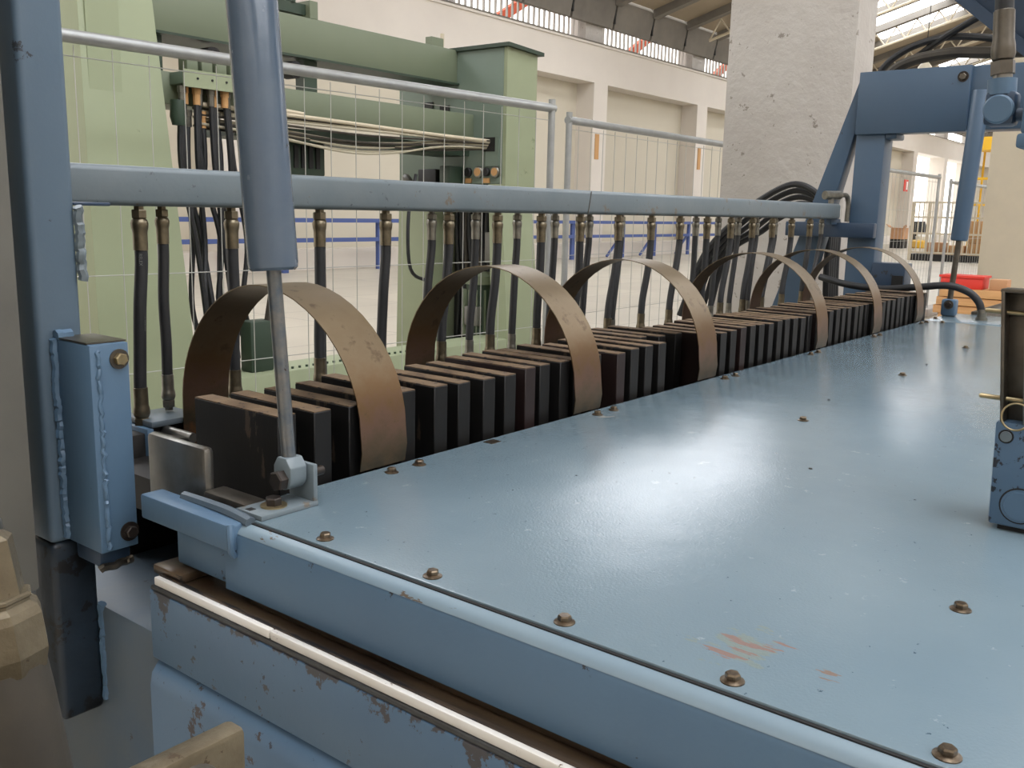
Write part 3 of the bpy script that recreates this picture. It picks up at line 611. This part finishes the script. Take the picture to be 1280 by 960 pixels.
FB = {a: ferr(.94 if a else .82, M_brass, True) for a in (0, 1)}
for i, ((px, big, pb), xt) in enumerate(zip(HX, HXX)):
    rnd = random.Random(i*13+1); big = int(big); s = .94 if big else .82
    y = 1.745-(.012 if big else -.010)
    kk = sum(1 for a in ARX if xt > a+.05); sz = 'thick' if big else 'slim'
    place = 'in front of the first metal arch' if kk == 0 else ('past the sixth metal arch' if kk == 6 else 'behind the blocks between the %s and %s metal arch' % (ordn[kk-1], ordn[kk]))
    lab = sz+' black hose hanging '+place
    grp = sz+' hoses, stretch '+('before the first arch' if kk == 0 else 'after the %s arch' % ordn[kk-1])
    if i == 0: lab, grp = 'thick black hydraulic hose with printed lettering beside the welded bracket post', None
    t = thing('hydraulic_hose', (xt, y, .955), lab, 'hose', grp)
    zt = 1.393; zb = .972 if i == 1 else .955
    n1, s1 = FB[big] if i < 4 else FT[(big, True)]; a = inst(n1, 'top_nut', t, (xt, y, zt)); inst(s1, 'top_sleeve', t, (xt, y, zt))
    # lower end drifts a little, in proportion to what the photograph shows
    xb = HXB[i]; yb = y+(.004 if big else 0)
    if i == 0: xb = .992; zb = .945
    n2, s2 = FT[(big, False)]
    inst(n2, 'bottom_nut', t, (xb, yb, zb)); inst(s2, 'bottom_sleeve', t, (xb, yb, zb))
    za, zc = zt-.088*s, zb+.088*s
    pts = [(xt, y, za+.01), (xt, y, za-.03), (xt+(xb-xt)*.38+rnd.uniform(-.004, .004), y, za+(zc-za)*.42), (xt+(xb-xt)*.8, yb, za+(zc-za)*.75), (xb, yb, zc+.015), (xb, yb, zc-.01)]
    MB().tube(pts, .0136*s, 12, 5).build('hose', M_rubber, t, smooth=True)
    if i == 0:
        cu = bpy.data.curves.new('lettering', 'FONT'); cu.body = 'RELEX 500 G WP 2250PSI 1/2 ID 25 SERIES'; cu.size = .0085; cu.extrude = .0001
        to = bpy.data.objects.new('lettering_curve', cu); col.objects.link(to); dg = bpy.context.evaluated_depsgraph_get(); me = bpy.data.meshes.new_from_object(to.evaluated_get(dg)); bpy.data.objects.remove(to)
        me.materials.append(M_print); lo = bpy.data.objects.new('printed_lettering', me); col.objects.link(lo); lo.parent = t
        # upright print reading downward on the hose side that faces the table
        mm = Matrix(((0, .86, -.51, 0), (0, -.51, -.86, 0), (-1, 0, 0, 0), (0, 0, 0, 1)))
        mm.translation = Vector((xt-.5*.0113+.0-.004, y-.86*.0113+.001, za-.01))-org(t); lo.matrix_local = mm

# ------------------------------------------------------------------ left post with welded bracket
ps = thing('upright_post', (.735, 1.56, .5), 'blue square steel post with thick welded bracket plate beside the hoses', 'post')
bx('post_tube', M_bluegrey, ps, .697, .773, 1.525, 1.605, .83, 2.2, .010, 3); bx('lower_post', M_bluelow, ps, .697, .773, 1.525, 1.605, .505, .83, .010, 3)  # post split at the bracket: darker blue with black patches below
bk = bx('bracket', M_blue, ps, .724, .789, 1.412, 1.523, .835, 1.178, .0025)
b_ = MB(); random.seed(2)
def bead(pts, r, parent, mt=M_blue):
    P = []
    for a, b2 in zip(pts, pts[1:]):
        a = Vector(a); b2 = Vector(b2); n = max(2, int((b2-a).length/.006))
        for k in range(n): P.append(a+(b2-a)*(k/n)+Vector([random.uniform(-.0020, .0020) for _ in range(3)]))
    P.append(Vector(pts[-1])); return MB().tube(P, r, 7, 1).build('weld_bead', mt, parent, smooth=True)
bead([(.737, 1.411, 1.17), (.737, 1.411, .84)], .004, bk)
bead([(.722, 1.52, 1.178), (.722, 1.52, .84)], .007, bk); bead([(.722, 1.518, 1.182), (.75, 1.519, 1.183)], .010, bk)
bx('shim_plate', M_steelold, bk, .724, .79, 1.42, 1.523, 1.1785, 1.181)
def hexbolt(parent, c, axis, r, mt, wash, L_=.008):
    c = Vector(c); a = Vector(axis)
    w0 = MB().lathe(c, c+a, [(0, r*1.55), (.002, r*1.55)], 20).build('bolt_washer', wash, parent, smooth=True)
    MB().lathe(c+a*.002, c+a, [(0, r), (L_, r), (L_+.0015, r*.85)], 6).build('bolt_head', mt, w0)
hexbolt(bk, (.772, 1.412, 1.152), (0, -1, 0), .0105, M_zinc, M_steelold); hexbolt(bk, (.774, 1.412, .862), (0, -1, 0), .0105, M_darkbolt, M_darkbolt)
bx('bracket_foot', M_bluedark, ps, .735, .79, 1.44, 1.52, .80, .835, .006); bead([(.735, 1.438, .80), (.79, 1.438, .803)], .007, ps, M_steelold)
bx('tab', M_bluedark, ps, .775, .84, 1.535, 1.56, 1.392, 1.398, .002)
bead([(.776, 1.524, 1.39), (.778, 1.524, 1.27)], .008, ps, M_beam)
bead([(.776, 1.523, .70), (.777, 1.523, .52)], .008, ps)
gpst = thing('grey_cabinet_light_block', (.6, 1.75, .7), 'dirty grey steel cabinet edge beside the blue post, unseen body added to block light', 'cabinet')
bx('body', M_greypost, gpst, -.35, .63, 1.425, 2.3, .80, 2.7, .006)  # only the edge shows; unseen bulk enlarged to block light from the left
for x, y in ((-.3, 1.5), (-.3, 2.22), (.57, 2.22), (.57, 1.75)): bx('foot', M_greypost, gpst, x-.04, x+.04, y-.04, y+.04, 0, .80, .004)

# ------------------------------------------------------------------ struts
def strut(base, topz, tip, r, rr, z0, lab, mt, near=True):
    # base: eye centre, tip: axis position at z0 (tube bottom)
    B = Vector(base); T = Vector(tip); d = (T-B).normalized(); t = thing('gas_strut', (B.x, B.y, DK), lab, 'strut')
    top = (topz-T.z)/d.z
    MB().lathe(T, T+d, [(0, r*.86), (.004, r*.97), (.012, r), (top-.004, r), (top, r*.95)], 40).build('strut_tube', mt, t, smooth=True)
    MB().lathe(B+d*.012, T+d, [(0, rr*1.0), ((T-B).length+.02, rr)], 20).build('piston_rod', M_rod if near else M_steelold, t, smooth=True)
    return t, B, d
eye = (.868, 1.108, .998)
t, B, d = strut(eye, 1.95, (.868, 1.136, 1.305), .0365, .0108, 1.3, 'large blue grey gas strut standing on table corner before the first block', M_cyl)
# eye of the rod: a rounded flat lug
poly = [(B.y+.020*math.cos(a), B.z+.020*math.sin(a)) for a in [math.pi*(1+k/10) for k in range(11)]]+[(B.y+.020, B.z+.016), (B.y+.011, B.z+.030), (B.y-.009, B.z+.030), (B.y-.020, B.z+.016)]
MB().prism(poly, 'x', .853, .884, 0).build('rod_eye', M_beam, t, bevel=.002)
bt = MB().lathe((.853, B.y, B.z-.004), (.7, B.y, B.z-.004), [(0, .016), (.012, .016), (.014, .0135)], 6).build('pivot_bolt_head', M_darkbolt, t)
MB().lathe((.897, B.y, B.z-.004), (1, B.y, B.z-.004), [(0, .012), (.013, .012)], 6).build('lock_nut', M_zinc, t); MB().lathe((.90, B.y, B.z-.004), (1, B.y, B.z-.004), [(0, .0075), (.03, .0075)], 12).build('bolt_end', M_darkbolt, t, smooth=True)
fp = bx('foot_plate', M_beam, t, .792, .897, 1.078, 1.138, DK, DK+.008, .0015); bx('upright_plate', M_beam, t, .888, .897, 1.078, 1.138, DK+.006, DK+.066, .003)
MB().lathe((.835, 1.106, DK+.008), (.835, 1.106, 2), [(0, .020), (.0022, .020), (.0022, .010)], 24).build('foot_washer', M_zinc, t, smooth=True); MB().lathe((.835, 1.106, DK+.010), (.835, 1.106, 2), [(0, .0125), (.010, .0125), (.012, .011)], 6).build('foot_bolt', M_darkbolt, t)
bx('slot', M_black, fp, .797, .808, 1.112, 1.124, DK+.0078, DK+.0084)
t, B, d = strut((4.80, 1.135, 1.0), 1.985, (4.80, 1.122, 1.305), .038, .013, 1.3, 'slim blue gas strut standing on the far table end before the portal', M_portal, False)
bx('rod_eye', M_blue, t, 4.77, 4.83, 1.10, 1.165, DK, 1.03, .01); hexbolt(t, (4.77, 1.13, 1.005), (-1, 0, 0), .014, M_darkbolt, M_steelold)

# ------------------------------------------------------------------ blue portal at the far end
pt = thing('portal_frame', (5.0, 1.6, 0), 'blue steel portal frame with diagonal brace at the far table end', 'portal frame')
bx('portal_post', M_portal, pt, 4.925, 5.06, 1.545, 1.69, 0, 2.115, .008)
bx('portal_beam', M_portal, pt, 4.925, 5.06, -.9, 1.545, 1.82, 2.115, .008)
bx('gusset', M_portal, pt, 4.925, 5.06, 1.49, 1.545, 1.79, 1.82, .008)
bx('cover_plate', M_portal, pt, 4.905, 4.925, 1.17, 1.69, 1.815, 2.117, .003)
hexbolt(pt, (4.905, 1.205, 2.065), (-1, 0, 0), .016, M_steelold, M_darkbolt)
MB().hexa([(4.94, 2.16, .0), (5.04, 2.16, .0), (5.04, 2.32, 0), (4.94, 2.32, 0)], [(4.94, 2.02, .85), (5.04, 2.02, .85), (5.04, 2.12, .85), (4.94, 2.12, .85)]).build('brace_leg', M_portal, pt, bevel=.006)
MB().hexa([(4.94, 1.93, .85), (5.04, 1.93, .85), (5.04, 2.10, .85), (4.94, 2.10, .85)], [(4.94, 1.685, 1.90), (5.04, 1.685, 1.90), (5.04, 1.695, 2.10), (4.94, 1.695, 2.10)]).build('diagonal_brace', M_portal, pt, bevel=.006)
bx('cross_bar', M_bluedark, pt, 4.88, 4.925, 1.545, 2.01, 1.30, 1.375, .005)
bx('side_box', M_bluedark, pt, 4.90, 5.02, 1.38, 1.545, 1.02, 1.18, .006)
bx('side_box_panel', M_black, pt, 4.895, 4.90, 1.385, 1.44, 1.03, 1.12)
bx('portal_foot_post', M_portal, pt, 4.925, 5.06, -.9, -.75, 0, 1.82, .008)
# elbow fitting on the beam end
ef = thing('elbow_fitting', (4.82, 1.745, 1.468), 'small steel elbow fitting with curved pipe on the beam end', 'pipe fitting')
MB().cyl((4.80, 1.745, 1.466), (4.80, 1.745, 1.50), .014, 12).build('stem', M_steel, ef, smooth=True); MB().cyl((4.76, 1.765, 1.51), (4.85, 1.72, 1.512), .022, 14).build('body', M_fitgrey, ef, smooth=True)
MB().tube([(4.85, 1.72, 1.512), (4.89, 1.70, 1.51), (4.91, 1.695, 1.47), (4.91, 1.695, 1.38)], .012, 10).build('pipe', M_fitgrey, ef, smooth=True)
# hose coil behind the beam
for i, (k, r) in enumerate(((0, .018), (1, .017), (2, .016), (3, .015), (4, .018))):
    s = 1-.13*k; xx = 5.12+.035*i
    P = [(xx, 2.74-.03*i, .79), (xx, 2.60-.02*i, 1.16), (xx, 2.39-.02*i, 1.39-.02*i), (xx, 2.25-.01*i, 1.50-.028*i), (xx, 2.09, 1.575-.034*i), (xx, 1.97, 1.545-.03*i), (xx, 1.89, 1.46-.02*i), (xx, 1.86, 1.34), (xx-.04, 1.84, 1.1), (xx-.06, 1.80, .6)]
    o = MB().tube(P, r, 10, 6).build('coiled_hose', M_rubber, smooth=True); tag(o, 'black rubber hose looped in a coil behind the beam end', 'hose', 'coiled hoses at the portal')
for i, P in enumerate(([(5.13, 1.70, 2.0), (5.13, 1.66, 2.15), (5.13, 1.56, 2.235), (5.1, 1.42, 2.275), (5.05, 1.25, 2.27), (5.0, 1.0, 2.22)], [(5.2, 1.66, 2.0), (5.2, 1.62, 2.14), (5.15, 1.48, 2.22), (5.05, 1.32, 2.29), (4.9, 1.1, 2.36), (4.7, .9, 2.40)], [(5.1, 1.64, 2.05), (5.1, 1.59, 2.14), (5.08, 1.48, 2.185), (5.06, 1.30, 2.20), (5.05, 1.1, 2.185), (5.04, .7, 2.17)])):
    o = MB().tube(P, (.017, .017, .027)[i], 10, 6).build('looped_hose', M_hosedirt if i == 2 else M_rubber, smooth=True); tag(o, ('thin grey black hose curving behind the portal beam top', 'black hose rising over the portal beam top', 'thick dusty hose lying along the portal beam top')[i], 'hose')
# hose across the last blocks to the deck
dh = thing('deck_hose', (4.7, .98, DK), 'grey black hose arching down to a fitting on the far table end', 'hose')
MB().tube([(4.75, 1.75, 1.10), (4.70, 1.6, 1.075), (4.68, 1.42, 1.065), (4.68, 1.25, 1.085), (4.68, 1.12, 1.10), (4.69, 1.03, 1.075), (4.70, .985, 1.03), (4.705, .97, .985)], .017, 12, 6).build('hose', M_rubber, dh, smooth=True)
MB().lathe((4.705, .968, .95), (4.705, .969, 1.1), [(0, .026), (.012, .026), (.012, .02), (.035, .02), (.036, .022), (.05, .021)], 12).build('end_fitting', M_fitgrey, dh, smooth=True)

# ------------------------------------------------------------------ hanging swivel with hose (upper right)
sw = thing('swivel_fitting', (1.5, .315, 1.55), 'blue hydraulic swivel elbow with crimped steel hose fitting hanging beside the portal', 'hydraulic fitting')
MB().lathe((1.505, .3165, 1.575), (1.505, .322, 1.70), [(0, .019), (.022, .019), (.022, .017)], 24).build('swivel_neck', M_blue, sw, smooth=True)
MB().lathe((1.482, .315, 1.5545), (1.53, .315, 1.5545), [(0, .0175), (.0015, .0195), (.004, .020), (.045, .020)], 32).build('swivel_body', M_blue, sw, smooth=True)
bx('swivel_block', M_bluedark, sw, 1.49, 1.53, .295, .335, 1.533, 1.58, .006)
MB().cyl((1.51, .30, 1.548), (1.51, .20, 1.548), .009, 14).build('side_pin', M_bluedark, sw, smooth=True)
A = Vector((1.505, .3175, 1.597)); dv = (Vector((1.505, .3275, 1.72))-A).normalized()
MB().lathe(A, A+dv, [(0, .013), (.006, .013), (.006, .016)], 16).build('collar', M_steel, sw, smooth=True)
MB().lathe(A+dv*.006, A+dv, [(0, .0165), (.018, .0165)], 6).build('hex_nut', M_steelold, sw)
MB().lathe(A+dv*.024, A+dv, [(0, .011), (.003, .0145), (.010, .0160), (.022, .0155), (.030, .0140), (.068, .0138), (.070, .012)], 24).build('sleeve', M_steelold, sw, smooth=True)
MB().tube([A+dv*.09, A+dv*.15, A+dv*.25, A+dv*.4], .0125, 16, 4).build('hose', M_rubber, sw, smooth=True)
sb = thing('side_cylinder', (1.5, .2, 1.5), 'blue steel head block at the swivel pin by the picture side', 'cylinder head'); sb['label'] = 'blue steel head block fixed on the swivel pin'
bx('head_block', M_blue, sb, 1.48, 1.56, .19, .283, 1.52, 1.585, .004); bx('lower_lip', M_blue, sb, 1.475, 1.565, .185, .286, 1.500, 1.52, .004)
# overhead arm in the corner
ar = thing('overhead_arm', (2.4, .3, 1.8), 'dark blue steel overhead arm above the table', 'machine arm')
MB().prism([(.25, 1.594), (1.2, 2.41), (1.2, 2.6), (.25, 2.6)], 'x', 1.95, 2.05).build('web_plate', M_bluedark, ar, bevel=.004)
MB().bar((1.94, .25, 1.594), (1.94, 1.2, 2.41), .02, .012, (1, 0, 0)).build('flange', M_bluedark, ar)
# ------------------------------------------------------------------ clamp on the table (right edge)
cl = thing('clamp_unit', (1.5, .24, DK), 'worn blue clamp block with steel channel and ring on the table', 'clamp')
bb = MB().hexa([(1.49, .267, .958), (1.49, .12, .958), (1.60, .12, .958), (1.60, .267, .958)], [(1.49, .272, 1.113), (1.49, .12, 1.113), (1.60, .12, 1.113), (1.60, .272, 1.113)]).build('body', M_clamp, cl, bevel=.004)
bx('rubber_pad', M_black, cl, 1.50, 1.59, .13, .255, DK, .958)
MB().lathe((1.49, .228, .992), (1.4, .228, .992), [(0, .0245), (.002, .0245), (.002, .021), (.003, .0205)], 32).build('lower_pin', M_blue, cl, smooth=True); MB().lathe((1.4899, .228, .992), (1.4, .228, .992), [(0, .027), (.0006, .0265)], 32).build('pin_gap', M_black, cl, smooth=True)
MB().lathe((1.49, .256, 1.092), (1.4, .256, 1.092), [(0, .008), (.003, .0078)], 16).build('upper_pin', M_beam, cl, smooth=True); MB().lathe((1.4898, .256, 1.092), (1.4, .256, 1.092), [(0, .0105), (.0006, .010)], 16).build('pin_gap', M_black, cl, smooth=True)
MB().hexa([(1.515, .266, 1.113), (1.515, .15, 1.113), (1.525, .15, 1.113), (1.525, .266, 1.113)], [(1.515, .284, 1.30), (1.515, .15, 1.30), (1.525, .15, 1.30), (1.525, .284, 1.30)]).build('channel_web', M_steelold, cl, bevel=.001)
for ya, yb, mt in ((.266, .284, M_steelold), (.236, .254, M_steel)):
    MB().hexa([(1.486, ya, 1.113), (1.486, ya-.005, 1.113), (1.53, ya-.005, 1.113), (1.53, ya, 1.113)], [(1.486, yb, 1.302), (1.486, yb-.005, 1.302), (1.53, yb-.005, 1.302), (1.53, yb, 1.302)]).build('channel_flange', mt, cl, bevel=.001)
bx('channel_cap', M_steelold, cl, 1.488, 1.53, .15, .285, 1.30, 1.305, .001)
for z in (1.272, 1.146): MB().lathe((1.50, .300 if z < 1.2 else .305, z), (1.515, .2, z-.004), [(0, .002), (.002, .0036), (.10, .0036)], 10).build('cross_pin', M_zinc, cl, smooth=True)
R_ = []
for k in range(25): an = 2*math.pi*k/24; R_.append((1.482+.004*math.sin(an), .245+.019*math.cos(an), 1.124+.019*math.sin(an)))
MB().tube(R_, .0016, 7, 1).build('split_ring', M_zinc, cl, smooth=True)
MB().lathe((1.52, .25, 1.30), (1.52, .25, 1.4), [(0, .010), (.004, .010), (.004, .006), (.012, .006), (.014, .003)], 12).build('grease_nipple', M_bluedark, cl, smooth=True)

# ------------------------------------------------------------------ near fittings at the lower left
hf = thing('crimped_hose', (.25, .62, .8), 'large dusty hose with pale hexagonal crimped fitting beside the cabinet edge', 'hose fitting')
A = Vector((.253, .666, 1.172)); Bt = Vector((.264, .628, .94)); dv = (Bt-A).normalized()
MB().lathe(A+dv*.095, Bt, [(0, .029), (.02, .030), (.30, .034)], 28).build('hose_tail', M_hosedirt, hf, smooth=True)
MB().lathe(A+dv*.05, Bt, [(-.006, .0275), (-.005, .029), (-.003, .029), (-.002, .0275), (0, .0275), (.004, .032), (.010, .0335), (.035, .0335), (.048, .030)], 8).build('crimp_collar', M_pale, hf)
MB().lathe(A, Bt, [(0, .018), (.005, .024), (.05, .0255), (.055, .027)], 6).build('hex_body', M_pale, hf)
MB().lathe(A-dv*.012+Vector((0, .012, 0)), A+Vector((0, .012, 0)), [(0, .016), (.008, .022), (.02, .022)], 20).build('end_cap', M_steel, hf, smooth=True)
pd = thing('pale_clamp_plate', (.33, .5, 1.0), 'pale brass coloured steel plate with domed bolt below the blue base beam', 'clamp plate')
bx('plate', M_pale, pd, .02, .329, .470, .488, .02, 1.0705, .004); bx('foot', M_pale, pd, .02, .329, .40, .56, 0, .02)
MB().lathe((.289, .470, 1.042), (.289, .3, 1.042), [(0, .020), (.004, .020), (.010, .017), (.015, .009)], 24).build('domed_bolt', M_steel, pd, smooth=True)
# pendant lamp far down the hall
lp = thing('pendant_lamp', (30, 8.45, 5.8), 'small white pendant lamp hanging from the roof above the portal', 'lamp')
MB().lathe((30, 8.45, 6.02), (30, 8.45, 5), [(0, .05), (.08, .09), (.2, .19), (.34, .22), (.36, .20)], 16).build('shade', M_lamp, lp, smooth=True)
MB().cyl((30, 8.45, 6.0), (30, 8.45, zr(8.45)), .012, 6).build('cord', M_black, lp)
